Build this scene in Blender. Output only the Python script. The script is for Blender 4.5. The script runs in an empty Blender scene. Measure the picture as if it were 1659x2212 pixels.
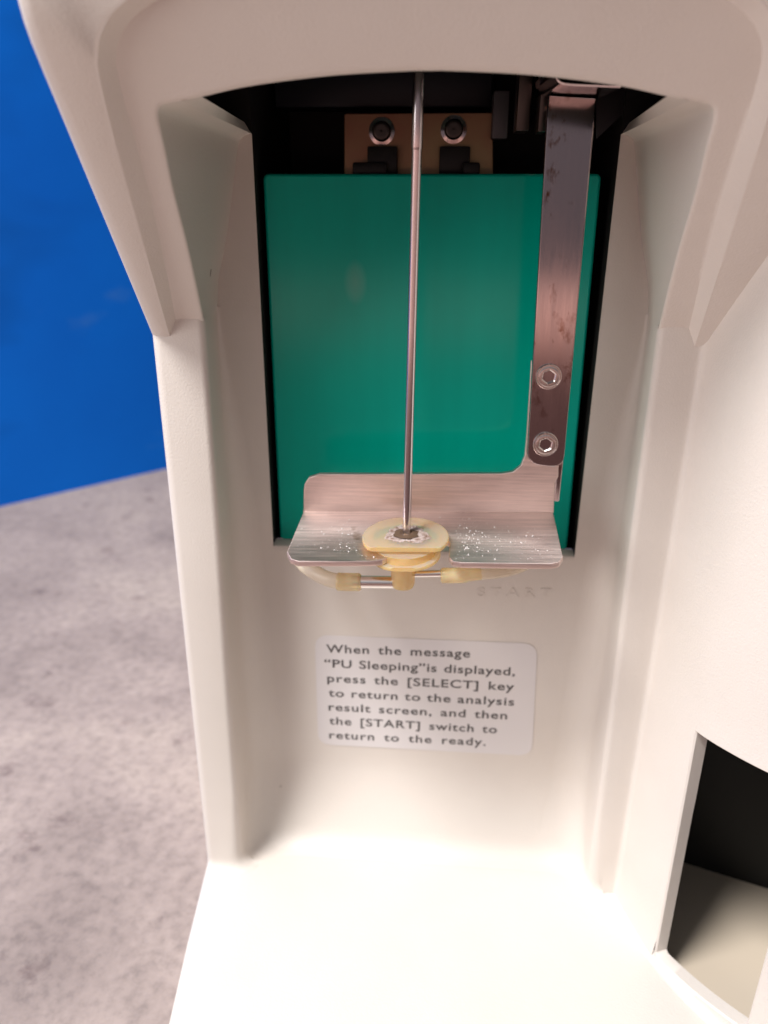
import bpy, bmesh, math, random
import numpy as np
from mathutils import Vector, Matrix

# ------------------------------------------------------------------ camera, world, lamps, exposure
S = 0.001                                   # everything below is written in millimetres
F, CX, CY = 1671.0, 829.5, 1106.0           # the picture measured on a 1659 x 2212 grid
PITCH, YAW, ROLL = math.radians(22.2), math.radians(4.0), math.radians(0.4)
CAMP = Vector((0, -190, 0))
ROT = Matrix.Rotation(YAW, 3, 'Z') @ Matrix.Rotation(math.pi/2 - PITCH, 3, 'X') @ Matrix.Rotation(ROLL, 3, 'Z')
sc = bpy.context.scene
COL = sc.collection
cd = bpy.data.cameras.new('camera')
cam = bpy.data.objects.new('camera', cd)
COL.objects.link(cam)
cam.matrix_world = Matrix.Translation(CAMP*S) @ ROT.to_4x4()
cd.sensor_fit = 'VERTICAL'
cd.lens = 5.6
cd.sensor_height = 5.6*2212/F
cd.clip_start, cd.clip_end = 0.005, 20
cd.dof.use_dof = True
cd.dof.focus_distance = 0.163
cd.dof.aperture_fstop = 2.9
sc.camera = cam

w = bpy.data.worlds.new('World'); sc.world = w; w.use_nodes = True
nt = w.node_tree
bg = nt.nodes['Background']
tc = nt.nodes.new('ShaderNodeTexCoord'); sx = nt.nodes.new('ShaderNodeSeparateXYZ')
nt.links.new(tc.outputs['Generated'], sx.inputs[0])
rp = nt.nodes.new('ShaderNodeValToRGB')     # surroundings by height; pink band and bright underside added for reflections and fill
mr = nt.nodes.new('ShaderNodeMapRange'); mr.inputs[1].default_value = -1; mr.inputs[2].default_value = 1
nt.links.new(sx.outputs[2], mr.inputs[0]); nt.links.new(mr.outputs[0], rp.inputs[0])
el = rp.color_ramp.elements
def zs_(v): return v/2+0.5
el[0].position = 0.0; el[0].color = (0.72, 0.54, 0.48, 1)
el[1].position = 1.0; el[1].color = (0.50, 0.50, 0.52, 1)
for z_, c_ in ((-0.62, (0.66, 0.48, 0.43)), (-0.50, (0.15, 0.09, 0.085)), (-0.36, (0.13, 0.07, 0.065)), (-0.20, (0.14, 0.075, 0.07)), (-0.165, (0.60, 0.32, 0.27)), (-0.145, (1.0, 0.58, 0.48)), (-0.105, (1.0, 0.60, 0.52)), (-0.09, (0.14, 0.115, 0.125)), (0.25, (0.17, 0.155, 0.17)), (0.45, (0.40, 0.39, 0.40))):
    e = el.new(zs_(z_)); e.color = (*c_, 1)
mx = nt.nodes.new('ShaderNodeMapRange'); mx.inputs[1].default_value = -1; mx.inputs[2].default_value = 1; mx.inputs[3].default_value = 1.7; mx.inputs[4].default_value = 0.5
nt.links.new(sx.outputs[0], mx.inputs[0])
ml = nt.nodes.new('ShaderNodeMath'); ml.operation = 'MULTIPLY'; ml.inputs[1].default_value = 0.98   # brighter towards the left, added for side contrast
nt.links.new(mx.outputs[0], ml.inputs[0]); nt.links.new(ml.outputs[0], bg.inputs[1])
nt.links.new(rp.outputs[0], bg.inputs[0])

def area(name, loc, target, size, power, color):
    l = bpy.data.lights.new(name, 'AREA'); l.shape = 'DISK'; l.size = size; l.energy = power; l.color = color
    o = bpy.data.objects.new(name, l); COL.objects.link(o)
    o.location = Vector(loc)*S
    o.rotation_euler = (Vector(target)-Vector(loc)).to_track_quat('-Z', 'Y').to_euler()
    return o
area('ceiling_lamp', (-480, -420, 1000), (0, -30, -130), 0.36, 21.0, (1.0, 0.99, 0.975))
area('left_fill_light', (-800, -560, 260), (0, -30, -90), 0.55, 4.2, (1.0, 0.97, 0.94))  # added soft fill from the left; no window is known there

vs = sc.view_settings
sc.display_settings.display_device = 'sRGB'
vs.view_transform = 'Standard'; vs.look = 'None'; vs.exposure = 0.10; vs.gamma = 1.0; vs.use_curve_mapping = False
sc.render.engine = 'CYCLES'
sc.cycles.max_bounces = 10; sc.cycles.transmission_bounces = 8; sc.cycles.use_denoising = True
sc.cycles.caustics_refractive = False; sc.cycles.sample_clamp_indirect = 6

# ------------------------------------------------------------------ helpers
random.seed(7)
def ray(px, py): return ROT @ Vector(((px-CX)/F, -(py-CY)/F, -1.0))
def atY(px, py, Y):
    d = ray(px, py); return CAMP + d*((Y-CAMP.y)/d.y)
def atZ(px, py, Z):
    d = ray(px, py); return CAMP + d*((Z-CAMP.z)/d.z)
def hit(px, py, f):                         # where the sight line meets the surface Y = f(z)
    d = ray(px, py); lo, hi = 60.0, 260.0
    for _ in range(50):
        m = (lo+hi)/2; p = CAMP + d*m
        if p.y > f(p.z): hi = m
        else: lo = m
    return CAMP + d*hi
def cr(pts, n):                             # n points evenly spread along a Catmull-Rom line
    P = [Vector(p) for p in pts]; out = []
    if len(P) == 2: return [P[0].lerp(P[1], i/(n-1)) for i in range(n)]
    Q = [P[0]*2-P[1]] + P + [P[-1]*2-P[-2]]
    for i in range(1, len(Q)-2):
        for k in range(12):
            t = k/12
            out.append(0.5*((2*Q[i]) + (Q[i+1]-Q[i-1])*t + (2*Q[i-1]-5*Q[i]+4*Q[i+1]-Q[i+2])*t*t + (3*Q[i]-Q[i-1]-3*Q[i+1]+Q[i+2])*t**3))
    out.append(P[-1].copy())
    L = [0]
    for a, b in zip(out, out[1:]): L.append(L[-1]+(b-a).length)
    res, j = [], 0
    for i in range(n):
        s = L[-1]*i/(n-1)
        while j < len(L)-2 and L[j+1] < s: j += 1
        t = (s-L[j])/max(L[j+1]-L[j], 1e-9)
        res.append(out[j].lerp(out[j+1], min(max(t, 0), 1)))
    return res
def sstep(a, b, x):
    t = min(max((x-a)/(b-a), 0), 1); return t*t*(3-2*t)
def interp(x, tab): return float(np.interp(x, [t[0] for t in tab], [t[1] for t in tab]))

def link(name, me, mat, parent=None, smooth=40):
    me.materials.append(mat)
    if smooth:
        for p in me.polygons: p.use_smooth = True
        me.set_sharp_from_angle(angle=math.radians(smooth))
        for p in me.polygons: p.use_smooth = len(p.vertices) <= 4
    o = bpy.data.objects.new(name, me); COL.objects.link(o)
    if parent: o.parent = parent
    return o
def build(name, bm, mat, parent=None, smooth=40, weld=0.0):
    if weld: bmesh.ops.remove_doubles(bm, verts=bm.verts, dist=weld)
    bmesh.ops.recalc_face_normals(bm, faces=bm.faces)
    for v in bm.verts: v.co *= S
    me = bpy.data.meshes.new(name); bm.to_mesh(me); bm.free()
    return link(name, me, mat, parent, smooth)
def grid(bm, rows, close=False, skip=None):
    V = [[bm.verts.new(p) for p in r] for r in rows]
    for i in range(len(V)-1):
        n = len(V[i])
        for j in range(n if close else n-1):
            if skip and skip(i, j): continue
            try: bm.faces.new((V[i][j], V[i][(j+1) % n], V[i+1][(j+1) % n], V[i+1][j]))
            except ValueError: pass
    return V
def box(bm, a, b, bev=0.0, seg=2, M=None):
    r = bmesh.ops.create_cube(bm, size=1)
    vs_ = r['verts']
    a, b = Vector(a), Vector(b)
    for v in vs_:
        v.co = Vector(((a.x+b.x)/2+v.co.x*(b.x-a.x), (a.y+b.y)/2+v.co.y*(b.y-a.y), (a.z+b.z)/2+v.co.z*(b.z-a.z)))
    if bev:
        ed = list({e for v in vs_ for e in v.link_edges})
        r = bmesh.ops.bevel(bm, geom=ed, offset=bev, segments=seg, affect='EDGES', profile=0.5)
        vs_ = list({v for f in r['faces'] for v in f.verts} | {v for v in vs_ if v.is_valid})
    if M:
        for v in vs_: v.co = M @ v.co
def slab(bm, outline, thick, bev=0.0, seg=2):
    """plate: outline (list of points on a plane), extruded by vector thick, edges rounded"""
    V = [bm.verts.new(p) for p in outline]
    f = bm.faces.new(V)
    r = bmesh.ops.extrude_face_region(bm, geom=[f])
    nv = [g for g in r['geom'] if isinstance(g, bmesh.types.BMVert)]
    for v in nv: v.co += Vector(thick)
    if bev:
        s = set(nv); o = set(V)
        ed = [e for e in bm.edges if (e.verts[0] in s and e.verts[1] in s) or (e.verts[0] in o and e.verts[1] in o)]
        bmesh.ops.bevel(bm, geom=ed, offset=bev, segments=seg, affect='EDGES', profile=0.5)
def tube(bm, path, rad, n=20, caps=True):
    P = [Vector(p) for p in path]
    R = rad if isinstance(rad, (list, tuple)) else [rad]*len(P)
    t0 = (P[1]-P[0]).normalized(); up = Vector((0, 0, 1)) if abs(t0.z) < .9 else Vector((1, 0, 0))
    rows = []; nrm = (up - t0*up.dot(t0)).normalized()
    for i, p in enumerate(P):
        t = (P[min(i+1, len(P)-1)]-P[max(i-1, 0)])
        if t.length < 1e-9: t = t0
        t = t.normalized()
        nrm = (nrm - t*nrm.dot(t)).normalized(); b = t.cross(nrm)
        rows.append([p + (nrm*math.cos(2*math.pi*k/n)+b*math.sin(2*math.pi*k/n))*R[i] for k in range(n)])
    V = grid(bm, rows, close=True)
    if caps:
        for r in (V[0], V[-1]):
            try: bm.faces.new(r)
            except ValueError: pass
def lathe(bm, prof, org, axis=(0, 0, 1), n=32, caps=True):
    """prof: (radius, height along axis)"""
    ax = Vector(axis).normalized(); u = ax.orthogonal().normalized(); v = ax.cross(u); org = Vector(org)
    rows = [[org + ax*h + (u*math.cos(2*math.pi*k/n)+v*math.sin(2*math.pi*k/n))*r for k in range(n)] for r, h in prof]
    V = grid(bm, rows, close=True)
    if caps:
        for r in (V[0], V[-1]): bm.faces.new(r)

# ------------------------------------------------------------------ materials
def mat(name, color, rough=0.5, metal=0.0, **kw):
    m = bpy.data.materials.new(name); m.use_nodes = True
    b = m.node_tree.nodes['Principled BSDF']
    b.inputs['Base Color'].default_value = (*color, 1); b.inputs['Roughness'].default_value = rough
    b.inputs['Metallic'].default_value = metal
    for k, v in kw.items(): b.inputs[k.replace('_', ' ')].default_value = v
    return m
def N(m, t): return m.node_tree.nodes.new(t)
def noise(m, scale, detail=4, rough=0.55, stretch=None, coord='Object', dist=0.0):
    L = m.node_tree.links
    t = N(m, 'ShaderNodeTexCoord'); n = N(m, 'ShaderNodeTexNoise')
    n.inputs['Scale'].default_value = scale; n.inputs['Detail'].default_value = detail
    n.inputs['Roughness'].default_value = rough; n.inputs['Distortion'].default_value = dist
    if stretch:
        mp = N(m, 'ShaderNodeMapping'); mp.inputs['Scale'].default_value = stretch
        L.new(t.outputs[coord], mp.inputs[0]); L.new(mp.outputs[0], n.inputs['Vector'])
    else: L.new(t.outputs[coord], n.inputs['Vector'])
    return n
def ramp(m, src, stops):
    r = N(m, 'ShaderNodeValToRGB'); el = r.color_ramp.elements
    el[0].position, el[0].color = stops[0][0], (*stops[0][1], 1)
    el[1].position, el[1].color = stops[-1][0], (*stops[-1][1], 1)
    for p, c in stops[1:-1]: e = el.new(p); e.color = (*c, 1)
    m.node_tree.links.new(src, r.inputs[0]); return r
def g(v): return (v, v, v)
def setc(m, out): m.node_tree.links.new(out, m.node_tree.nodes['Principled BSDF'].inputs['Base Color'])
def setr(m, out): m.node_tree.links.new(out, m.node_tree.nodes['Principled BSDF'].inputs['Roughness'])
def bump(m, h, strength, dist):
    b = N(m, 'ShaderNodeBump'); b.inputs['Strength'].default_value = strength; b.inputs['Distance'].default_value = dist
    m.node_tree.links.new(h, b.inputs['Height']); m.node_tree.links.new(b.outputs[0], m.node_tree.nodes['Principled BSDF'].inputs['Normal'])
def mix(m, fac, a, b, mode='MIX'):
    x = N(m, 'ShaderNodeMix'); x.data_type = 'RGBA'; x.blend_type = mode
    L = m.node_tree.links
    for sock, v in ((x.inputs[0], fac), (x.inputs[6], a), (x.inputs[7], b)):
        if isinstance(v, (int, float)): sock.default_value = v
        elif isinstance(v, tuple): sock.default_value = (*v, 1)
        else: L.new(v, sock)
    return x.outputs[2]

M = {}
m = M['plastic'] = mat('cream_plastic', (0.70, 0.63, 0.55), 0.48)
n1 = noise(m, 45, 5); r = ramp(m, n1.outputs[0], [(0.3, (0.655, 0.595, 0.54)), (0.7, (0.68, 0.62, 0.565))])
n3 = noise(m, 150, 2, 0.4); sp = ramp(m, n3.outputs[0], [(0.80, g(0)), (0.82, g(1))])
setc(m, mix(m, sp.outputs[0], r.outputs[0], (0.30, 0.24, 0.20)))
n2 = noise(m, 1900, 3, 0.6); bump(m, n2.outputs[0], 0.26, 0.0003)
m = M['black'] = mat('black_interior', (0.006, 0.006, 0.006), 0.6)
m = M['teal'] = mat('teal_acrylic', (0.0, 0.40, 0.30), 0.10, IOR=1.45, Specular_IOR_Level=0.34)
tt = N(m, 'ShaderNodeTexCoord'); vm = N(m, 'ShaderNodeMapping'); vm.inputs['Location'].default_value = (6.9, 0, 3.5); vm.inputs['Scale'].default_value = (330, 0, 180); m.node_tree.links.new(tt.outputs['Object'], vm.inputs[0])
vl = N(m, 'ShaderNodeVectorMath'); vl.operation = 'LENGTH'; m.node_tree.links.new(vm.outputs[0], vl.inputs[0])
refl_ = ramp(m, vl.outputs['Value'], [(0.0, g(0.16)), (0.55, g(0.10)), (1.0, g(0))])  # pale spot: a soft reflection painted into the panel's colour
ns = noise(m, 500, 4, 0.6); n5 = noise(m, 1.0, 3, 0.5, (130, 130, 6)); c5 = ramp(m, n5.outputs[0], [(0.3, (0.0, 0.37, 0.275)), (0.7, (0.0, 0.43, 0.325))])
setc(m, mix(m, refl_.outputs[0], c5.outputs[0], (0.55, 0.62, 0.56)))
n1 = noise(m, 9, 3); r = ramp(m, n1.outputs[0], [(0.35, g(0.08)), (0.7, g(0.16))]); setr(m, r.outputs[0])
m = M['steel'] = mat('brushed_steel', (0.60, 0.555, 0.53), 0.3, 1.0, Anisotropic=0.5)
n1 = noise(m, 1.0, 6, 0.7, (60, 1600, 1600)); r = ramp(m, n1.outputs[0], [(0.3, g(0.42)), (0.7, g(0.58))]); setr(m, r.outputs[0])
bump(m, n1.outputs[0], 0.45, 0.0001); streak = ramp(m, n1.outputs[0], [(0.3, g(0.80)), (0.7, g(1.12))])
n2 = noise(m, 95, 5, 0.6); rs = ramp(m, n2.outputs[0], [(0.70, g(0)), (0.80, g(0.7))])
n4 = noise(m, 30, 4, 0.6); c0 = ramp(m, n4.outputs[0], [(0.35, (0.84, 0.70, 0.65)), (0.65, (0.74, 0.60, 0.56))])
setc(m, mix(m, rs.outputs[0], mix(m, 1.0, c0.outputs[0], streak.outputs[0], 'MULTIPLY'), (0.30, 0.17, 0.09)))
m = M['arm'] = mat('worn_steel', (0.46, 0.39, 0.38), 0.2, 1.0)
n1 = noise(m, 1.0, 6, 0.7, (900, 900, 60)); r = ramp(m, n1.outputs[0], [(0.3, g(0.09)), (0.7, g(0.16))]); setr(m, r.outputs[0])
n2 = noise(m, 260, 5, 0.65, (1.0, 1.0, 0.6)); rs = ramp(m, n2.outputs[0], [(0.56, g(0)), (0.66, g(1))])
n4 = noise(m, 55, 2, 0.5); big = ramp(m, n4.outputs[0], [(0.40, g(0)), (0.56, g(1))])
rr = mix(m, 1.0, rs.outputs[0], big.outputs[0], 'MULTIPLY')
setc(m, mix(m, rr, (0.52, 0.45, 0.45), (0.20, 0.075, 0.03)))
m = M['needle'] = mat('polished_steel', (0.72, 0.68, 0.69), 0.2, 1.0)
m = M['screw'] = mat('bright_screw_steel', (0.80, 0.74, 0.70), 0.25, 1.0)
m = M['dark_screw'] = mat('dark_screw', (0.10, 0.09, 0.085), 0.35, 1.0)
m = M['brass'] = mat('brass_plate', (0.50, 0.34, 0.24), 0.38, 1.0)
n1 = noise(m, 50, 4); r = ramp(m, n1.outputs[0], [(0.35, (0.30, 0.15, 0.10)), (0.7, (0.34, 0.25, 0.14))]); setc(m, r.outputs[0])
m = M['rubber'] = mat('black_clip', (0.012, 0.012, 0.012), 0.45)
def seethru(m, tint, fac):                  # cloudy plastic: part of the light goes straight through, tinted
    L = m.node_tree.links; b = m.node_tree.nodes['Principled BSDF']; out = m.node_tree.nodes['Material Output']
    t = N(m, 'ShaderNodeBsdfTransparent'); t.inputs[0].default_value = (*tint, 1)
    x = N(m, 'ShaderNodeMixShader'); x.inputs[0].default_value = fac
    L.new(b.outputs[0], x.inputs[1]); L.new(t.outputs[0], x.inputs[2]); L.new(x.outputs[0], out.inputs[0])
m = M['amber'] = mat('amber_plastic', (0.86, 0.66, 0.36), 0.2, 0.0, Subsurface_Weight=0.5, Subsurface_Scale=0.003)
m.node_tree.nodes['Principled BSDF'].inputs['Subsurface Radius'].default_value = (1.0, 0.6, 0.3)
n1 = noise(m, 260, 4); r = ramp(m, n1.outputs[0], [(0.35, (0.90, 0.70, 0.40)), (0.7, (0.86, 0.58, 0.26))])
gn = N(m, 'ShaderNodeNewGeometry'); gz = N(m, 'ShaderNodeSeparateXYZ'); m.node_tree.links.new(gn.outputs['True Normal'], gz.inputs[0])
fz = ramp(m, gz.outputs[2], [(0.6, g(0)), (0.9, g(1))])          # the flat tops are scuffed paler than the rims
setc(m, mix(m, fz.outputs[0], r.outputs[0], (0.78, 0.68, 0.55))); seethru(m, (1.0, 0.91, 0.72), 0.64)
m = M['hose'] = mat('milky_hose', (0.86, 0.77, 0.64), 0.3); seethru(m, (0.98, 0.93, 0.82), 0.5)
m = M['sleeve'] = mat('yellowed_sleeve', (0.90, 0.78, 0.54), 0.25, 0.0, Subsurface_Weight=0.4, Subsurface_Scale=0.003); seethru(m, (1.0, 0.90, 0.66), 0.55)
m = M['salt'] = mat('white_salt', (0.74, 0.69, 0.66), 0.7)
m = M['crust'] = mat('salt_crust', (0.7, 0.6, 0.57), 0.75)
n1 = noise(m, 900, 5, 0.7); r = ramp(m, n1.outputs[0], [(0.36, (0.24, 0.14, 0.10)), (0.50, (0.48, 0.36, 0.32)), (0.70, (0.72, 0.62, 0.58))]); setc(m, r.outputs[0])
bump(m, n1.outputs[0], 0.8, 0.0006)
m = M['stain'] = mat('brown_stain', (0.13, 0.075, 0.045), 0.6)
m = M['label'] = mat('label_film', (0.68, 0.64, 0.635), 0.35)
m = M['ink'] = mat('grey_black_ink', (0.075, 0.066, 0.066), 0.5)
m = M['table'] = mat('mottled_stone_laminate', (0.4, 0.33, 0.33), 0.5)
n1 = noise(m, 11, 8, 0.62, (1, 1, 1)); n2 = noise(m, 260, 5, 0.65); n3 = noise(m, 42, 7, 0.68, None, 'Object', 0.3)
c1 = ramp(m, n1.outputs[0], [(0.30, (0.25, 0.195, 0.17)), (0.50, (0.36, 0.285, 0.248)), (0.72, (0.46, 0.37, 0.31))])
c2 = ramp(m, n2.outputs[0], [(0.30, g(0.75)), (0.5, g(1.0)), (0.7, g(1.14))])
c3 = ramp(m, n3.outputs[0], [(0.28, (0.50, 0.44, 0.45)), (0.40, g(1.0)), (0.75, g(1.08))])
setc(m, mix(m, 1.0, mix(m, 1.0, c1.outputs[0], c2.outputs[0], 'MULTIPLY'), c3.outputs[0], 'MULTIPLY'))
m = M['blue'] = mat('blue_painted_board', (0.0, 0.105, 0.48), 0.6)
m.node_tree.nodes['Principled BSDF'].inputs['Specular IOR Level'].default_value = 0.15
n1 = noise(m, 4, 4, 0.55); c1 = ramp(m, n1.outputs[0], [(0.3, (0.0, 0.105, 0.52)), (0.7, (0.0, 0.15, 0.66))])
n2 = noise(m, 9, 5, 0.6, (1, 1, 2.5)); sc2 = ramp(m, n2.outputs[0], [(0.64, g(0)), (0.8, g(0.35))])
n3 = noise(m, 6, 3, 0.5, (1, 1, 2)); dk = ramp(m, n3.outputs[0], [(0.30, (0.72, 0.72, 0.72)), (0.48, g(1))])
setc(m, mix(m, 1.0, mix(m, sc2.outputs[0], c1.outputs[0], (0.10, 0.22, 0.40)), dk.outputs[0], 'MULTIPLY'))
m = M['white'] = mat('white_bottle', (0.74, 0.70, 0.69), 0.4)
m = M['tan'] = mat('tan_cap', (0.42, 0.30, 0.15), 0.45)

# ------------------------------------------------------------------ setting: table and blue wall
ZT = -205
bm = bmesh.new()
for p in ((-1400, -135), (1200, -135), (1200, 1500), (-1400, 1500)): bm.verts.new((p[0], p[1], ZT))
bm.faces.new(bm.verts)
tb = build('tabletop', bm, M['table'], smooth=0); tb['kind'] = 'structure'
A = atZ(0, 1095, ZT); B = atZ(350, 1015, ZT); d = (B-A).normalized(); nrm = Vector((d.y, -d.x, 0))
bm = bmesh.new()
P0, P1 = A-d*700, B+d*700
slab(bm, [P0, P1, P1+Vector((0, 0, 900)), P0+Vector((0, 0, 900))], -nrm*18)
for v in bm.verts: v.co.z -= 0.5
wl = build('wall', bm, M['blue'], smooth=0)
wl['label'] = 'plain bright blue wall standing behind the mottled table'; wl['category'] = 'wall'

# ------------------------------------------------------------------ the analyzer
root = bpy.data.objects.new('laboratory_analyzer', None); COL.objects.link(root)
root['label'] = 'cream plastic laboratory analyzer with teal sampling bay, thin needle and printed instruction sticker'
root['category'] = 'analyzer'
ZB = -186.0                                  # top of the foot plate
XM = -2.9                                    # middle of the bay
def mir(p): return Vector((2*XM-p[0], p[1], p[2]))
def Yo(z, k=-42.0):                          # front of the hood: leans, then stands upright
    if z < 20: return k-0.753*z
    t = min(z, 32)-20
    return k-0.753*20-0.753*(t-t*t/24)
def Yi(z): return Yo(z, -39.0)
XL, XR = -43.6, 37.8                         # window
ZW = -89.4

def xeL(z): return interp(z, [(-186, -53.6), (-120, -53.0), (-80, -52.3), (-26, -51.9), (0, -51.9)])
def xcL(z): return interp(z, [(-186, -53.4), (-80, -53.4), (-30, -54.5), (0, -54.5)])
def profL(z):
    t = z-ZB
    def fil(r): return 0 if t >= r else r-math.sqrt(max(r*r-(r-t)**2, 0))
    fs, fc, fx = fil(3.0), fil(4.5), fil(5.0)
    yp = -9.5*max(0, (-160-z)/26)**1.5
    xe, xc = xeL(z), xcL(z)
    rf = interp(z, [(-186, 7.5), (-90, 6.5), (-60, 4.5), (-30, 0.8), (0, 0.8)])
    r0 = interp(z, [(-186, 3.2), (-160, 1.8), (-30, 1.6)])
    rx = interp(z, [(-186, 14), (-165, 9.5), (-90, 6.5), (-60, 4.5), (-30, 0.8), (0, 0.8)]); rf = min(rf, 20+yp-r0-0.3)
    pts = [(-64.5, 160), (-64.5, 40), (-64.5, -17.0)]
    for k in range(1, 6):
        a = math.radians(18*k); pts.append((-62.0-2.5*math.cos(a), -17.5-2.5*math.sin(a)-fs*math.sin(a)))
    pts.append((-58, -20-fs)); pts.append((xe-r0, -20-fs))
    for k in range(1, 6):
        a = math.radians(18*k); pts.append((xe-r0+(r0+fx)*math.sin(a), -20+r0-r0*math.cos(a)-fs*math.cos(a)))
    pts.append((xe*0.5+xc*0.5+fx, -(20-r0)*0.5+(yp-rf-0.2)*0.5))
    pts.append((xc+fx*0.9, yp-rf-0.2))
    for k in range(1, 8):
        a = math.pi/2*k/7; s_ = math.sin(a)
        pts.append((xc+rx-rx*math.cos(a)+fx*0.9*(1-s_), yp-rf+rf*math.sin(a)-fc*s_-fs*(1-s_)))
    pts.append((xc+rx+0.25, yp-fc)); pts.append((xc+rx+0.7, yp-fc))
    x1 = max(xc+rx+1.0, XL-1.5)
    pts.append((x1, yp-fc)); pts.append((max(XL, x1+0.3), yp-fc))
    return pts
zs = [ZB+v for v in (0, .25, .6, 1.1, 1.8, 2.8, 4, 5.5, 7, 9)] + [float(v) for v in np.linspace(-174, ZW-2, 26)] + [ZW-1, ZW] + [float(v) for v in np.linspace(ZW+3, -25.2, 16)]
bm = bmesh.new()
rowsL = [[Vector((x, y, z)) for x, y in profL(z)] for z in zs]
grid(bm, rowsL)
def rp_(p):                                  # right jamb: mirrored, cut at the right strip edge
    q = mir(p); return q
rowsR = [[rp_(p) for p in r[8:]] for r in rowsL]   # from the middle of the strip inward
grid(bm, rowsR)
iw = zs.index(ZW)
xs = [XL + (XR-XL)*i/12 for i in range(13)]
def mid(z, rL, rR):
    a, b = rL[-1], rR[-1]; return [a.lerp(b, i/24) for i in range(25)]
rows = [mid(z, rowsL[i], rowsR[i]) for i, z in enumerate(zs[:iw+1])]
# the sill under the window: rounded over and back
rows += [[Vector((p.x, 0.25, p.z+0.5)) for p in rows[-1]], [Vector((p.x, 0.9, p.z+0.8)) for p in rows[-1]], [Vector((p.x, 4.0, p.z+0.9)) for p in rows[-1]]]
grid(bm, rows)
# upper funnel cheeks between hood edge and window
Oleg = [(440, 696), (408, 546), (373, 408), (355, 320), (341, 262)]; Ocor = [(341, 262), (340, 240), (347, 227), (366, 221), (391, 217.5)]
Cleg = [(471, 662), (473.5, 598), (490, 510), (503, 410), (514, 318)]; Ccor = [(514, 318), (517, 305), (523, 297), (532, 291.5), (543, 288)]
Ow = cr([hit(*q, Yi) for q in Oleg], 18) + cr([hit(*q, Yi) for q in Ocor], 12)[1:]
Cw = cr([atY(*q, 0) for q in Cleg], 18) + cr([atY(*q, 0) for q in Ccor], 12)[1:]
Ow[0].x, Ow[0].y, Ow[0].z = -51.9, -20.0, -25.2
Cw[0].x, Cw[0].z = -54.4, -25.2
for o in Ow: o.y += 0.6
Ow.insert(0, Vector((-52.15, -17.6, -28))); Cw0 = Vector((-54.75, 0.1, -28))
ck = [[o.lerp(c, j/12) for o, c in zip(Ow, [Cw0]+Cw)] for j in range(13)]
grid(bm, ck); grid(bm, [[mir(p) for p in r] for r in ck])
sl = [[Vector((c.x, 0.03, c.z)) for c in [Cw[0]+Vector((0, 0, -2))]+Cw], [Vector((XL, 0.03, c.z)) if c.x < XL-0.1 else Vector((c.x+0.1, 0.03, c.z)) for c in [Cw[0]+Vector((0, 0, -2))]+Cw]]
grid(bm, sl); grid(bm, [[mir(p) for p in r] for r in sl])
fa = [hit(391, 218, Yi), atY(543, 289, 0)]; fb = [hit(436, 209, lambda z: Yi(z)+1.5), atY(528, 264, 0)]
fr = [[fa[0].lerp(fa[1], i/6) for i in range(7)], [fb[0].lerp(fb[1], i/6) for i in range(7)]]
grid(bm, fr); grid(bm, [[mir(p) for p in r] for r in fr])
build('front_panel', bm, M['plastic'], root, 38, weld=0.02)

# ---- hood
def half(leg, cor, top, f, x_end=XM):
    a = cr([hit(*q, f) for q in leg], 22); b = cr([hit(*q, f) for q in cor], 14)[1:]
    t = [hit(*q, f) for q in top]; t.append(Vector((XM, t[-1].y, t[-1].z))); t = cr(t, 26)[1:]
    return a+b+t
O = half([(447, 730), (440, 696), (408, 546), (373, 408), (355, 320), (341, 262)], Ocor,
         [(391, 217.5), (435, 208), (518, 188.6), (620, 173), (742, 160), (893, 152)], Yi)
Gi = half([(390, 730), (381, 690), (340, 475), (302, 325), (270, 215), (253, 140)], [(253, 140), (255, 100), (272, 62), (300, 30), (335, 5)],
          [(335, 5), (420, -28), (560, -52), (742, -68), (893, -72)], Yi)
Go = half([(372, 750), (365, 725), (300, 500), (255, 340), (222, 210), (208, 140)], [(208, 140), (213, 85), (235, 35), (270, 0)],
          [(270, 0), (350, -50), (500, -85), (742, -108), (893, -114)], Yo)
def outrow(x, dy, ztop, zlo=-31.0):
    a = cr([(x, 0, zlo), (x, 0, 0), (x, 0, 24)], 22); b = cr([(x, 0, 24), (x, 0, 36), (x, 0, ztop)], 14)[1:]
    t = cr([(x, 0, ztop), (XM, 0, ztop)], 26)[1:]
    L = a+b+t
    return [Vector((p.x, Yo(p.z)+dy, p.z)) for p in L]
def full(hl, hr=None): return hl + [mir(p) for p in reversed(hl[:-1])] if hr is None else hl + list(reversed(hr[:-1]))
def off(row, f, d): return [Vector((p.x, p.y, p.z)) + f(i)*d for i, p in enumerate(row)]
def inward(row):                             # direction in the face towards the outside of the leg
    out = []
    for i in range(len(row)):
        t = row[min(i+1, len(row)-1)]-row[max(i-1, 0)]
        n = Vector((-t.z, 0, t.x)).normalized(); out.append(n)
    return out
def shift(row, d, f):                        # move a row sideways within its surface
    n = inward(row); R = []
    for p, v in zip(row, n):
        q = p+v*d; q.y = f(q.z); R.append(q)
    return R
rows = []
Of = full(O)
Ob = [Vector((p.x, p.y+3.2, p.z)) for p in shift(Of, 0.5, Yi)]
rows += [[Vector((p.x, p.y+0.6, p.z)) for p in Of], [Vector((p.x, p.y+0.18, p.z)) for p in shift(Of, 0.18, Yi)], [Vector((p.x, p.y+0.03, p.z)) for p in shift(Of, 0.5, Yi)], shift(Of, 0.9, Yi)]
Gif, Gof = full(Gi), full(Go)
rows += [shift(Gif, -1.2, Yi), [Vector((p.x, p.y-0.08, p.z)) for p in shift(Gif, -0.4, Yi)]]
def band(f, g_): return [Vector((a.x+(b.x-a.x)*f, a.y+(b.y-a.y)*g_, a.z+(b.z-a.z)*f)) for a, b in zip(Gif, Gof)]
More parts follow.
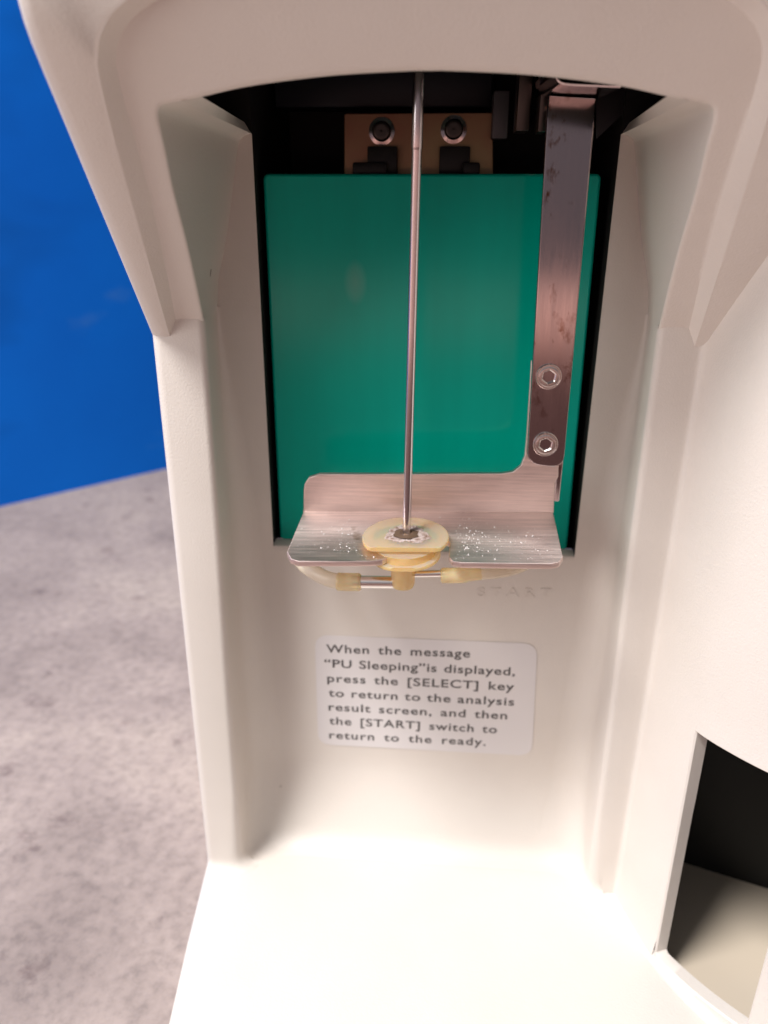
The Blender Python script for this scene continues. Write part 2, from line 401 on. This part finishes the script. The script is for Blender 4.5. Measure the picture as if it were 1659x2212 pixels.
rows += [band(0.06, 0.05), band(0.12, 0.12), band(0.5, 0.52), band(0.88, 0.93), band(0.95, 0.985)]
rows += [[Vector((p.x, p.y+0.1, p.z)) for p in shift(Gof, 0.15, Yo)], shift(Gof, 0.6, Yo)]
rows += [full(outrow(-61.6, 0, 84), outrow(112, 0, 84)), full(outrow(-63.2, 0.35, 86), outrow(113, .35, 86)), full(outrow(-64.2, 1.3, 87), outrow(114, 1.3, 87)),
         full(outrow(-64.6, 2.7, 87.5), outrow(114.5, 2.7, 87.5)), [Vector((p.x, 150, p.z)) for p in full(outrow(-64.6, 0, 87.5, -25), outrow(114.5, 0, 87.5, -25))]]
bm = bmesh.new(); grid(bm, rows)
build('hood', bm, M['plastic'], root, 38)

# ---- right-hand housing with its flaring wall and the dark opening
FP = [Vector((x, y, 0)) for x, y in ((51.5, -20), (54.6, -20), (55.6, -20.25), (56.3, -21.2), (57.3, -25), (59.2, -31.8), (62.2, -40.7), (67.0, -49.2), (73, -57.2), (81, -65.5), (92, -73.5), (108, -80.5), (130, -86), (165, -89))]
FPd = cr(FP[:4], 16)[:-1] + cr(FP[3:], 160)
FPL = [0.0]
for a, b in zip(FPd, FPd[1:]): FPL.append(FPL[-1]+(b-a).length)
def fp(s):
    i = int(np.searchsorted(FPL, s))-1; i = max(0, min(i, len(FPd)-2))
    t = (s-FPL[i])/(FPL[i+1]-FPL[i]); p = FPd[i].lerp(FPd[i+1], t)
    a = FPd[max(i-2, 0)]; b = FPd[min(i+3, len(FPd)-1)]; tg = (b-a).normalized()
    return p, Vector((-tg.y, tg.x, 0))       # point and inward direction (into the machine)
def wallhit(px, py):
    d_ = ray(px, py)
    for i in range(len(FPd)-1):
        a, b = FPd[i], FPd[i+1]; e_ = b-a
        det = d_.x*(-e_.y)+e_.x*d_.y
        if abs(det) < 1e-12: continue
        rx, ry = a.x-CAMP.x, a.y-CAMP.y
        t = (rx*(-e_.y)+e_.x*ry)/det; u = (d_.x*ry-d_.y*rx)/det
        if t > 0 and 0 <= u <= 1: return FPL[i]+u*(FPL[i+1]-FPL[i]), CAMP.z+t*d_.z
    return None
TL, BL = wallhit(1501.5, 1577.6), wallhit(1412, 2062)
TR0, BR0 = wallhit(1658, 1668), wallhit(1585, 2212)
print('hole', TL, BL, TR0, BR0)
sR = max(BR0[0]+3.0, TL[0]+20)
def ztop(s): return TL[1] + (TR0[1]-TL[1])*(s-TL[0])/(TR0[0]-TL[0]) if TR0 else TL[1]
def zbot(s):
    d_ = max(s-BL[0], 0); r_ = 1.8; c_ = 0 if d_ >= r_ else r_-math.sqrt(max(r_*r_-(r_-d_)**2, 0))
    return BL[1] + (BR0[1]-BL[1])*(s-BL[0])/(BR0[0]-BL[0]) + c_
ZTOP = 60.0
def filr(z, r=2.2):
    t = z-ZB; return 0 if t >= r else r-math.sqrt(max(r*r-(r-t)**2, 0))
def wp(s, z, dep=0.0):
    p, n_ = fp(s); p = p + n_*(dep-filr(z)); return Vector((p.x, p.y, z))
def sL(z): return interp(z, [(BL[1], BL[0]), (TL[1], TL[0])])
bm = bmesh.new()
zr = [ZB, ZB+.3, ZB+.8, ZB+1.5, ZB+2.2, BL[1]-0.01] ; zr = sorted(set(zr)) + [float(v) for v in np.linspace(BL[1], TL[1], 14)] + [float(v) for v in np.linspace(TL[1]+6, ZTOP, 14)]
grid(bm, [[wp(sL(z)*i/60, z) for i in range(61)] for z in zr])
NU = 30
rows = []
for k in range(8):                           # above the hole
    rows.append([wp(TL[0]+(sR-TL[0])*i/NU, ztop(TL[0]+(sR-TL[0])*i/NU)*(1-k/7)+ZTOP*k/7) for i in range(NU+1)])
grid(bm, rows)
rows = []
for f_ in (0, .05, .12, .25, .4, .7, 1):     # below it
    rows.append([wp(BL[0]+(sR-BL[0])*i/NU, ZB*(1-f_)+zbot(BL[0]+(sR-BL[0])*i/NU)*f_) for i in range(NU+1)])
grid(bm, rows)
zc = [ZB, ZB+.8, ZB+2.2]+[float(v) for v in np.linspace(ZB+5, ZTOP, 10)]
grid(bm, [[wp(sR+(FPL[-1]-sR)*i/20, z) for i in range(21)] for z in zc])
def loop(shr, dep):
    Lp = []
    for i in range(NU+1): s_ = TL[0]+shr+(sR-TL[0]-2*shr)*i/NU; Lp.append(wp(s_, ztop(s_)-shr, dep))
    zt, zb = ztop(sR)-shr, zbot(sR)+shr
    for i in range(1, 12): z_ = zt+(zb-zt)*i/12; Lp.append(wp(sR-shr, z_, dep))
    for i in range(NU+1): s_ = sR-shr+(BL[0]+shr-sR+shr)*i/NU; Lp.append(wp(s_, zbot(s_)+shr, dep))
    zt, zb = ztop(TL[0])-shr, zbot(BL[0])+shr
    for i in range(1, 14): z_ = zb+(zt-zb)*i/14; Lp.append(wp(sL(z_)+shr, z_, dep))
    return Lp
grid(bm, [loop(0, 0), loop(0.12, 0.1), loop(0.4, 0.4), loop(0.45, 3.6)], close=True)
build('side_housing', bm, M['plastic'], root, 38, weld=0.02)
bm = bmesh.new()
ZF = -195.0
def back(i, n, lp):                          # where a point of the opening's rim meets the far end of the dark chamber
    p = lp[i]; u = min(max((p.x-64)/20, 0), 1)
    return Vector((61+u*70, 9-u*25, -110 if p.z > -150 else ZF))
l0, l1 = loop(0.3, 3.5), loop(-2.5, 3.6)
l2 = [Vector((p.x, p.y, p.z if p.z > -150 else ZF)) for p in l1]
V = grid(bm, [l0, l1, l2, [back(i, len(l2), l2) for i in range(len(l2))]], close=True)
bm.faces.new(V[-1])
build('side_compartment', bm, M['black'], root, 0)

# ---- foot plate
bm = bmesh.new()
left = [(-64.6, 60), (-64.6, -20), (-62.1, -45.9), (-59.9, -67.4), (-58.3, -84)]
foot = [(p.x, p.y) for p in FPd[12::6]]
out = [Vector((x, y, ZB)) for x, y in left] + [Vector((x, y, ZB)) for x, y in ((-57.8, -92), (165, -92))] + [Vector((p_.x, p_.y, ZB)) for p_ in [fp(s_)[0]+fp(s_)[1]*2.0 for s_ in np.linspace(FPL[-1]-1, 6.0, 50)]] + [Vector((52, 60, ZB))]
slab(bm, out, (0, 0, -17), 1.2, 3)
for v in bm.verts: v.co.z -= 0.02
build('foot_plate', bm, M['plastic'], root, 38)

# ---- dark bay behind the window
bm = bmesh.new()
def quad(*ps): bm.faces.new([bm.verts.new(p) for p in ps])
x0, x1, y0, y1, z0, z1 = XL-0.15, XR+0.15, 0.4, 48, ZW+0.2, 46
quad((x0, y0, z0), (x0, y1, z0), (x0, y1, z1), (x0, y0, z1)); quad((x1, y0, z0), (x1, y1, z0), (x1, y1, z1), (x1, y0, z1))
quad((x0, y1, z0), (x1, y1, z0), (x1, y1, z1), (x0, y1, z1)); quad((x0, y0+4, z0+.8), (x1, y0+4, z0+.8), (x1, y1, z0+.8), (x0, y1, z0+.8))
quad((-62, -52, z1), (57, -52, z1), (57, y1, z1), (-62, y1, z1)); quad((-62, -52, 15), (-62, 1, 15), (-62, 1, z1), (-62, -52, z1))
quad((57, -52, 15), (57, 1, 15), (57, 1, z1), (57, -52, z1)); quad((-62, 0.5, 6), (x0, 0.5, 6), (x0, 0.5, z1), (-62, 0.5, z1)); quad((57, 0.5, 6), (x1, 0.5, 6), (x1, 0.5, z1), (57, 0.5, z1))
build('bay_interior', bm, M['black'], root, 0)
bm = bmesh.new()
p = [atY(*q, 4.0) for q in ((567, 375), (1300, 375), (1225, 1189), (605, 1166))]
def rounded(c, r, n=6):
    out = []
    for i in range(len(c)):
        a, b, d_ = Vector(c[i-1]), Vector(c[i]), Vector(c[(i+1) % len(c)])
        u, v = (a-b).normalized(), (d_-b).normalized()
        rr = r[i] if isinstance(r, (list, tuple)) else r
        if rr <= 0: out.append(b); continue
        s_, e_ = b+u*rr, b+v*rr
        for k in range(n+1):
            t = k/n; out.append(s_*(1-t)**2 + b*2*t*(1-t) + e_*t*t)
    return out
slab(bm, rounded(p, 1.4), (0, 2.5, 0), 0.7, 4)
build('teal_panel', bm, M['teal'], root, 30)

# ---- mounting plate with screws and clips, far inside
bm = bmesh.new()
p = [atY(*q, 16) for q in ((743, 245), (1065, 243), (1065, 400), (743, 400))]
slab(bm, rounded(p, 0.6), (0, 1.5, 0), 0.2)
mp = build('mounting_plate', bm, M['brass'], root, 30)
for cx, cy in ((825, 284), (980, 280)):
    c = atY(cx, cy, 16)
    bm = bmesh.new()
    lathe(bm, [(0.3, 0), (3.1, 0), (3.1, 0.5), (2.3, 0.6)], c, (0, -1, 0), 32)
    s_ = build('screw', bm, M['arm'], mp)
    bm = bmesh.new()
    lathe(bm, [(2.25, 0.4), (2.25, 1.5), (1.9, 2.0), (1.4, 2.1)], c, (0, -1, 0), 28)
    for a in (0.5, 0.5+math.pi/2):
        Mx = Matrix.Translation(c+Vector((0, -2.12, 0))) @ Matrix.Rotation(a, 4, 'Y')
        box(bm, (-1.25, -0.04, -0.22), (1.25, 0.05, 0.22), M=Mx)
    build('screw_head', bm, M['dark_screw'], s_)
    for dx0, dx1, tab in ((-30, 33, (-62, 12) if cx < 900 else (20, 55)),):
        a, b = atY(cx+dx0, 317, 13), atY(cx+dx1, 385, 13)
        bm = bmesh.new(); box(bm, (a.x, 11, b.z), (b.x, 15.6, a.z), 0.3)
        a, b = atY(cx+tab[0], 351, 10), atY(cx+tab[1], 385, 10); box(bm, (a.x, 8, b.z), (b.x, 13, a.z), 0.5)
        build('cable_clip', bm, M['rubber'], mp)

# ---- needle
bm = bmesh.new()
nx, ny = -6.0, -30.0
tip = atY(878, 1158, ny); topp = atY(905, 150, ny)
def along(t): return tip.lerp(topp, t)
zj = atY(898, 322, ny); tj = (zj.z-tip.z)/(topp.z-tip.z)
path = [along(-0.01), along(0.25), along(0.5), along(tj-0.003), along(tj), along(tj+0.004), along(1.0), along(1.3)]
tube(bm, path, [0.93, 0.93, 0.93, 0.93, 0.98, 1.05, 1.05, 1.05], 24)
build('needle', bm, M['needle'], root)

# ---- tray (bent steel plate)
def trayz(x, y): return -71.25 + 0.0296*(x+2) + 0.064*(y+15)
def hitp(px, py, f):
    d_ = ray(px, py); lo, hi = 80.0, 240.0
    for _ in range(50):
        mm = (lo+hi)/2; q_ = CAMP+d_*mm
        if q_.z < f(q_.x, q_.y): hi = mm
        else: lo = mm
    return CAMP+d_*hi
TH = 1.3
bm = bmesh.new()
fl, frr = hitp(655, 1101, trayz), hitp(1195, 1103, trayz)
notch_c = hitp(876, 1160, trayz)
o2 = [hitp(*q, trayz) for q in ((655, 1101), (655, 1107), (620, 1192), (628, 1207), (645, 1212.5), (800, 1212), (826, 1209), (838, 1203), (830, 1192))]
o3 = [hitp(*q, trayz) for q in ((978, 1150), (972, 1170), (970, 1190), (970, 1203), (978, 1212), (998, 1215.5), (1190, 1218), (1208, 1214), (1216, 1203), (1195, 1109), (1195, 1103))]
nr = 7.6
na = [Vector((notch_c.x+nr*math.cos(a), notch_c.y+1.5+nr*math.sin(a), 0)) for a in np.linspace(math.radians(215), math.radians(-20), 18)]
for v in na: v.z = trayz(v.x, v.y)
outl = o2 + na + o3[1:]
# plate: front part triangulated from its outline, plus the upstand
slab(bm, outl, (0, 0, -TH), 0.14, 2)
ups = [atY(*q, -15) for q in ((655, 1105), (655, 1060), (657, 1045), (667, 1031), (690, 1024), (900, 1024), (1085, 1023), (1108, 1019), (1125, 1006), (1134, 985), (1137, 940), (1150, 760), (1212, 760), (1209, 1010), (1197, 1040), (1195, 1107))]
YF = fl.y
ups = []
for q in ((656, 1106), (656, 1060), (658, 1046), (667, 1032), (690, 1024.5), (900, 1024), (1085, 1023), (1108, 1019), (1125, 1006), (1134, 985), (1138, 940), (1148, 780), (1215, 780), (1206, 1030), (1198, 1045), (1196, 1108)):
    ups.append(atY(*q, -15.0))
slab(bm, ups, (0, TH, 0), 0.18, 2)
# bend
rows = []
for k in range(6):
    a = math.pi/2*k/5
    rows.append([Vector((fl.x+(frr.x-fl.x)*i/10, -15+0.9-0.9*math.cos(a)-0.55+0.0, 0)) for i in range(11)])
tray = build('tray', bm, M['steel'], root, 30)

# salt grains scattered over the tray and the stain of rust
bm = bmesh.new()
def grain(c, r, n=Vector((0, 0, 1))):
    k = random.randint(5, 7); a0 = random.random()*6
    V = [bm.verts.new(c+Vector((math.cos(a0+2*math.pi*i/k)*r*random.uniform(.6, 1.2), math.sin(a0+2*math.pi*i/k)*r*random.uniform(.6, 1.2), 0.02))) for i in range(k)]
    t = bm.verts.new(c+Vector((random.uniform(-.2, .2)*r, random.uniform(-.2, .2)*r, r*random.uniform(.5, 1.1))))
    for i in range(k): bm.faces.new((V[i], V[(i+1) % k], t))
for (cx, cy, sxx, syy, nn) in ((735, 1180, 50, 16, 120), (790, 1195, 40, 10, 60), (1040, 1165, 45, 22, 130), (1130, 1180, 45, 18, 150), (700, 1140, 30, 15, 60), (1010, 1150, 28, 18, 130), (1005, 1185, 20, 12, 70), (820, 1125, 50, 8, 40), (770, 1165, 14, 20, 60)):
    for _ in range(nn):
        px, py = random.gauss(cx, sxx), random.gauss(cy, syy)
        if not (662-(py-1107)*.35 < px < 1190+(py-1107)*.2 and 1112 < py < 1209): continue
        if ((px-875)/112)**2+((py-1160)/48)**2 < 1 or (826 < px < 985 and py > 1180): continue
        q_ = hitp(px, py, trayz)
        grain(q_, random.choice((0.04, 0.05, 0.05, 0.06, 0.06, 0.07, 0.08, 0.09, 0.11, 0.13, 0.22))*random.uniform(.8, 1.2))
sg = build('salt_grains', bm, M['salt'], tray, 0); sg['kind'] = 'stuff'

# ---- wash cup
def cupz(x, y): return trayz(x, y)+1.9
cc = hitp(876, 1157, cupz)
cn = Vector((-0.0296, -0.064, 1)).normalized()
def disc(rad, top, thick, yflat, cyo=0.0, name='flange', nn=64):
    pts = []
    for k in range(nn):
        a = 2*math.pi*k/nn; x, y = rad*math.cos(a), rad*0.98*math.sin(a)+cyo
        y = max(y, -yflat); pts.append(Vector((cc.x+x, cc.y+y, 0)))
    for q_ in pts: q_.z = trayz(q_.x, q_.y)+top
    b_ = bmesh.new(); slab(b_, pts, (0, 0, -thick), 0.25, 2); return b_
cup = build('wash_cup', disc(9.75, 1.9, 1.0, 5.7), M['amber'], root, 30)
build('lower_flange', disc(8.0, -1.5, 0.9, 8.4, -1.2), M['amber'], cup, 30)
b_ = bmesh.new()
pts = [Vector((cc.x+6.9*math.cos(a), cc.y-0.8+6.9*math.sin(a), 0)) for a in np.linspace(0, 2*math.pi, 40, endpoint=False)]
for q_ in pts: q_.z = trayz(q_.x, q_.y)+0.2
slab(b_, pts, (0, 0, -1.8)); build('neck', b_, M['amber'], cup, 30)
bc = Vector((cc.x-0.3, cc.y-3.0, trayz(cc.x, cc.y)))
b_ = bmesh.new()
lathe(b_, [(2.0, -1.5), (2.05, -3.4), (2.3, -3.9), (2.65, -4.6), (2.7, -6.8), (2.7, -8.4), (2.4, -9.2), (1.6, -9.6), (0.6, -9.7)], bc, (0, 0, 1), 36)
build('nozzle_body', b_, M['amber'], cup, 40)
# hole rim and crust
b_ = bmesh.new(); top0 = Vector((cc.x, cc.y, trayz(cc.x, cc.y)+1.9))
tipc = Vector((tip.x, tip.y, 0)); tipc = hitp(877, 1155, cupz)
rings = []
ph = [random.uniform(0, 6) for _ in range(6)]
NA = 72
jag = []
for k in range(NA):
    a = 2*math.pi*k/NA
    j_ = 4.2 + 0.6*math.sin(a+ph[0]) + 0.45*math.sin(3*a+ph[1]) + 0.3*math.sin(7*a+ph[2]) + 0.22*math.sin(13*a+ph[3]) + random.uniform(-.15, .15) + 1.3*max(0, math.cos(a+0.25))**2
    jag.append(j_)
for fr_, h in ((0.36, 0.08), (0.42, 0.22), (0.55, 0.22), (0.72, 0.16), (0.88, 0.16), (0.97, 0.12), (1.0, 0.0)):
    rw = []
    for k in range(NA):
        a = 2*math.pi*k/NA; r_ = jag[k]*fr_ if fr_ > .5 else 4.4*fr_
        x, y = tipc.x+r_*math.cos(a), tipc.y+r_*math.sin(a)
        rw.append(Vector((x, y, trayz(x, y)+1.91+h*random.uniform(.55, 1.15))))
    rings.append(rw)
grid(b_, rings, close=True)
build('salt_crust', b_, M['crust'], cup, 0)
b_ = bmesh.new()
rings = []
for r_, h in ((2.9, 0.24), (2.2, 0.42), (1.5, 0.5), (1.1, 0.2), (0.7, -0.02)):
    rings.append([Vector((tipc.x+r_*math.cos(a)*random.uniform(.86, 1.14), tipc.y+r_*math.sin(a)*random.uniform(.93, 1.07), trayz(tipc.x, tipc.y)+1.95+h)) for a in np.linspace(0, 2*math.pi, 40, endpoint=False)])
grid(b_, rings, close=True)
build('stained_rim', b_, M['stain'], cup, 40)
# side spouts, sleeves and hoses
ys = bc.y
def P(px, py, dy=0.0): return atY(px, py, ys+dy)
b_ = bmesh.new(); tube(b_, [P(853, 1258), P(760, 1257)], 1.42, 28); build('steel_spout', b_, M['screw'], cup)
b_ = bmesh.new(); tube(b_, [P(890, 1240, 1.0), P(965, 1238.5, 1.0)], 0.80, 24); build('steel_spout', b_, M['screw'], cup)
b_ = bmesh.new(); tube(b_, cr([P(780, 1257.5), P(779, 1257.5), P(770, 1257.5), P(745, 1257), P(728, 1256), P(727, 1256)], 14), [1.7]+[2.05]*12+[1.8], 28)
build('sleeve', b_, M['sleeve'], cup)
b_ = bmesh.new(); tube(b_, cr([P(952, 1243, 1), P(953, 1243, 1), P(985, 1243, 1), P(1020, 1241, 1), P(1040, 1240, 1)], 14), [1.5]+[1.75]*8+[1.5, 1.45, 1.4, 1.35, 1.3], 28)
build('sleeve', b_, M['sleeve'], cup)
b_ = bmesh.new(); tube(b_, cr([P(745, 1257), P(722, 1254), P(700, 1247, 1), P(676, 1234, 3), P(655, 1218, 7), P(643, 1200, 14), P(650, 1180, 22), P(680, 1165, 27)], 40), 1.72, 24)
build('hose', b_, M['hose'], cup)
b_ = bmesh.new(); tube(b_, cr([P(1030, 1240, 1), P(1060, 1239, 1), P(1100, 1233, 3), P(1135, 1220, 7), P(1150, 1200, 14), P(1140, 1180, 22), P(1100, 1165, 27)], 40), 1.2, 24)
build('hose', b_, M['hose'], cup)

# ---- support arm with its two socket screws
bm = bmesh.new()
YA = -17.2
p = [atY(*q, YA) for q in ((1184, 205), (1289, 212), (1217, 1012), (1138, 1003))]
p = [p[0], p[1], p[2], p[3]]
slab(bm, rounded(p, [0.5, 0.5, 3.2, 3.2]), (0, 1.7, 0), 0.3, 3)
# folded left side of the arm and the top flange running back into the machine
p = [atY(*q, YA+1.9) for q in ((1186, 205), (1164, 700))]
a, b = atY(1184, 212, YA), atY(1289, 212, YA)
box(bm, (a.x+0.1, YA+0.1, a.z-1.6), (b.x-0.1, 30, a.z-0.1), 0.3)
arm = build('support_arm', bm, M['arm'], root, 30)
def hexscrew(px, py):
    c = atY(px, py, YA)
    bm = bmesh.new(); ax = (0, -1, 0)
    lathe(bm, [(2.85, -0.2), (2.85, 0.45), (2.72, 0.62), (2.6, 0.62), (2.5, 0.5), (2.4, 0.5), (2.3, 0.62), (2.2, 0.66), (1.75, 0.66)], c, ax, 40, caps=False)
    rows = []
    hx = []
    for r_, h in ((1.75, 0.66), (1.72, 0.66), (1.45, 0.45), (1.4, -0.6), (0.1, -1.1)):
        rw = []
        for k in range(40):
            a_ = 2*math.pi*k/40; seg = (a_ % (math.pi/3))-math.pi/6
            q_ = r_ if r_ > 1.74 else r_*math.cos(math.pi/6)/math.cos(seg)
            rw.append(c+Vector((0, -h, 0))+Vector((1, 0, 0))*q_*math.cos(a_+.4)+Vector((0, 0, 1))*q_*math.sin(a_+.4))
        rows.append(rw)
    V = grid(bm, rows, close=True); bm.faces.new(V[-1])
    build('socket_screw', bm, M['screw'], arm, 25)
hexscrew(1185, 813); hexscrew(1178, 959)
bm = bmesh.new()
a, b = atY(1067, 195, 12), atY(1096, 300, 12); box(bm, (a.x, 12, b.z), (b.x, 20, a.z), 0.4)
build('carriage_block', bm, mat('dull_grey_metal', (0.10, 0.10, 0.11), 0.5, 0.6), root, 30)
bm = bmesh.new()
a, b = atY(590, 120, 22), atY(1062, 232, 22); box(bm, (a.x, 22, b.z), (b.x, 34, a.z), 0.6)
build('guide_beam', bm, mat('dark_blue_metal', (0.02, 0.026, 0.036), 0.45, 0.3), root, 30)
# guide tab hanging beside the arm, and a bracket foot below it
bm = bmesh.new()
a, b = atY(1122, 165, -2), atY(1143, 283, -2); box(bm, (a.x, -2, b.z), (b.x, 6, a.z+14), 0.3)
a, b = atY(1168, 200, -8), atY(1180, 285, -8); box(bm, (a.x, -8, b.z), (b.x, -1, a.z+14), 0.3)
build('guide_tab', bm, M['dark_screw'], root, 30)
bm = bmesh.new()
pf = cr([atY(*q, -34) for q in ((1195, 140), (1197, 158), (1203, 174), (1213, 182), (1235, 185.5), (1290, 188), (1340, 190))], 30)
grid(bm, [[v+Vector((0, dy, dz)) for v in pf] for dy, dz in ((0.0, 0.55), (-0.15, 0.3), (0, 0.0), (36, 1.0))])
build('top_bracket', bm, M['arm'], root, 30)
bm = bmesh.new()
a, b = atY(1199, 1010, -13), atY(1208, 1083, -13); box(bm, (a.x, -13.4, b.z), (b.x, -12.2, a.z+6), 0.4)
build('bracket_tongue', bm, M['arm'], root, 30)
bm = bmesh.new()
p = [atY(*q, 2) for q in ((1288, 215), (1345, 170), (1430, 170), (1288, 300))]
slab(bm, p, (0, 1, 0)); build('dark_gusset', bm, mat('dark_grey_steel', (0.06, 0.06, 0.065), 0.4, 1.0), root, 30)

# ---- printed label and raised lettering
def text(name, s, a, b, cap, capfrac, mat_, parent, y, thick, space=1.0, word=1.0, off_=0.0):
    cu = bpy.data.curves.new(name, 'FONT'); cu.body = s; cu.size = 1.0; cu.space_character = space; cu.space_word = word
    cu.extrude = 0.0; cu.offset = off_; cu.resolution_u = 5
    o = bpy.data.objects.new(name+'_tmp', cu); COL.objects.link(o)
    bpy.context.view_layer.update()
    me = bpy.data.meshes.new_from_object(o.evaluated_get(bpy.context.evaluated_depsgraph_get()))
    bpy.data.objects.remove(o); bpy.data.curves.remove(cu)
    xs_ = [v.co.x for v in me.vertices]; x0_, x1_ = min(xs_), max(xs_)
    d_ = b-a
    k = d_.length/(x1_-x0_); kz = cap/capfrac
    ux = d_.normalized(); uz = Vector((-ux.z, 0, ux.x))
    for v in me.vertices:
        q_ = a + ux*((v.co.x-x0_)*k) + uz*(v.co.y*kz); v.co = Vector((q_.x, y, q_.z))
    return me
def join(name, mes, mat_, parent, thick):
    bm = bmesh.new()
    for me in mes: bm.from_mesh(me); bpy.data.meshes.remove(me)
    if thick:
        r = bmesh.ops.extrude_face_region(bm, geom=bm.faces[:])
        for v in r['geom']:
            if isinstance(v, bmesh.types.BMVert): v.co.y -= thick
    return build(name, bm, mat_, parent, 0)
bm = bmesh.new()
p = [atY(*q, 0) for q in ((680, 1371), (1161, 1390), (1149, 1632), (687.5, 1607))]
p = [Vector((v.x, -0.06, v.z)) for v in p]
slab(bm, rounded(p, 4.4, 8), (0, -0.10, 0))
lab = build('instruction_label', bm, M['label'], root, 0)
LN = [('When the message', (705, 1408.5), (1015, 1419.5), 1.12, 1.5), ('"PU Sleeping"is displayed,', (701, 1440), (1112, 1458.5), 1.08, 1.15), ('press the [SELECT] key', (707, 1472), (1110, 1491), 1.12, 1.35),
      ('to return to the analysis', (710, 1503.5), (1110, 1523.5), 1.12, 1.0), ('result screen, and then', (710, 1533.7), (1095, 1553), 1.12, 1.4), ('the [START] switch to', (711.5, 1563.5), (1073, 1583), 1.12, 1.4), ('return to the ready.', (711.5, 1594), (1049, 1610), 1.15, 1.6)]
mes = []
for s_, a, b, spc, wd in LN:
    mes.append(text('lettering', s_.replace('"PU', '\u201cPU').replace('g"', 'g\u201d'), atY(*a, 0), atY(*b, 0), 2.8, 0.73, None, None, -0.17, 0, spc, wd, 0.018))
join('lettering', mes, M['ink'], lab, 0.01)
mes = [text('embossing', 'START', atY(1031, 1288, 0), atY(1190, 1290, 0), 2.9, 0.73, None, None, 0.2, 0, 1.5, 1.0)]
join('embossed_lettering', mes, M['plastic'], root, 0.37)

# dull floor inside the side opening
bm = bmesh.new()
nb = loop(-2.4, 3.55)[NU+12:2*NU+12]
near = [Vector((p.x, p.y, ZF+0.4)) for p in nb]
grid(bm, [near, [Vector((61.2+min(max((p.x-64)/20, 0), 1)*69.5, 8.8-min(max((p.x-64)/20, 0), 1)*25, ZF+0.4)) for p in near]])
build('compartment_floor', bm, mat('dull_tan_plastic', (0.68, 0.57, 0.45), 0.5), root, 0)
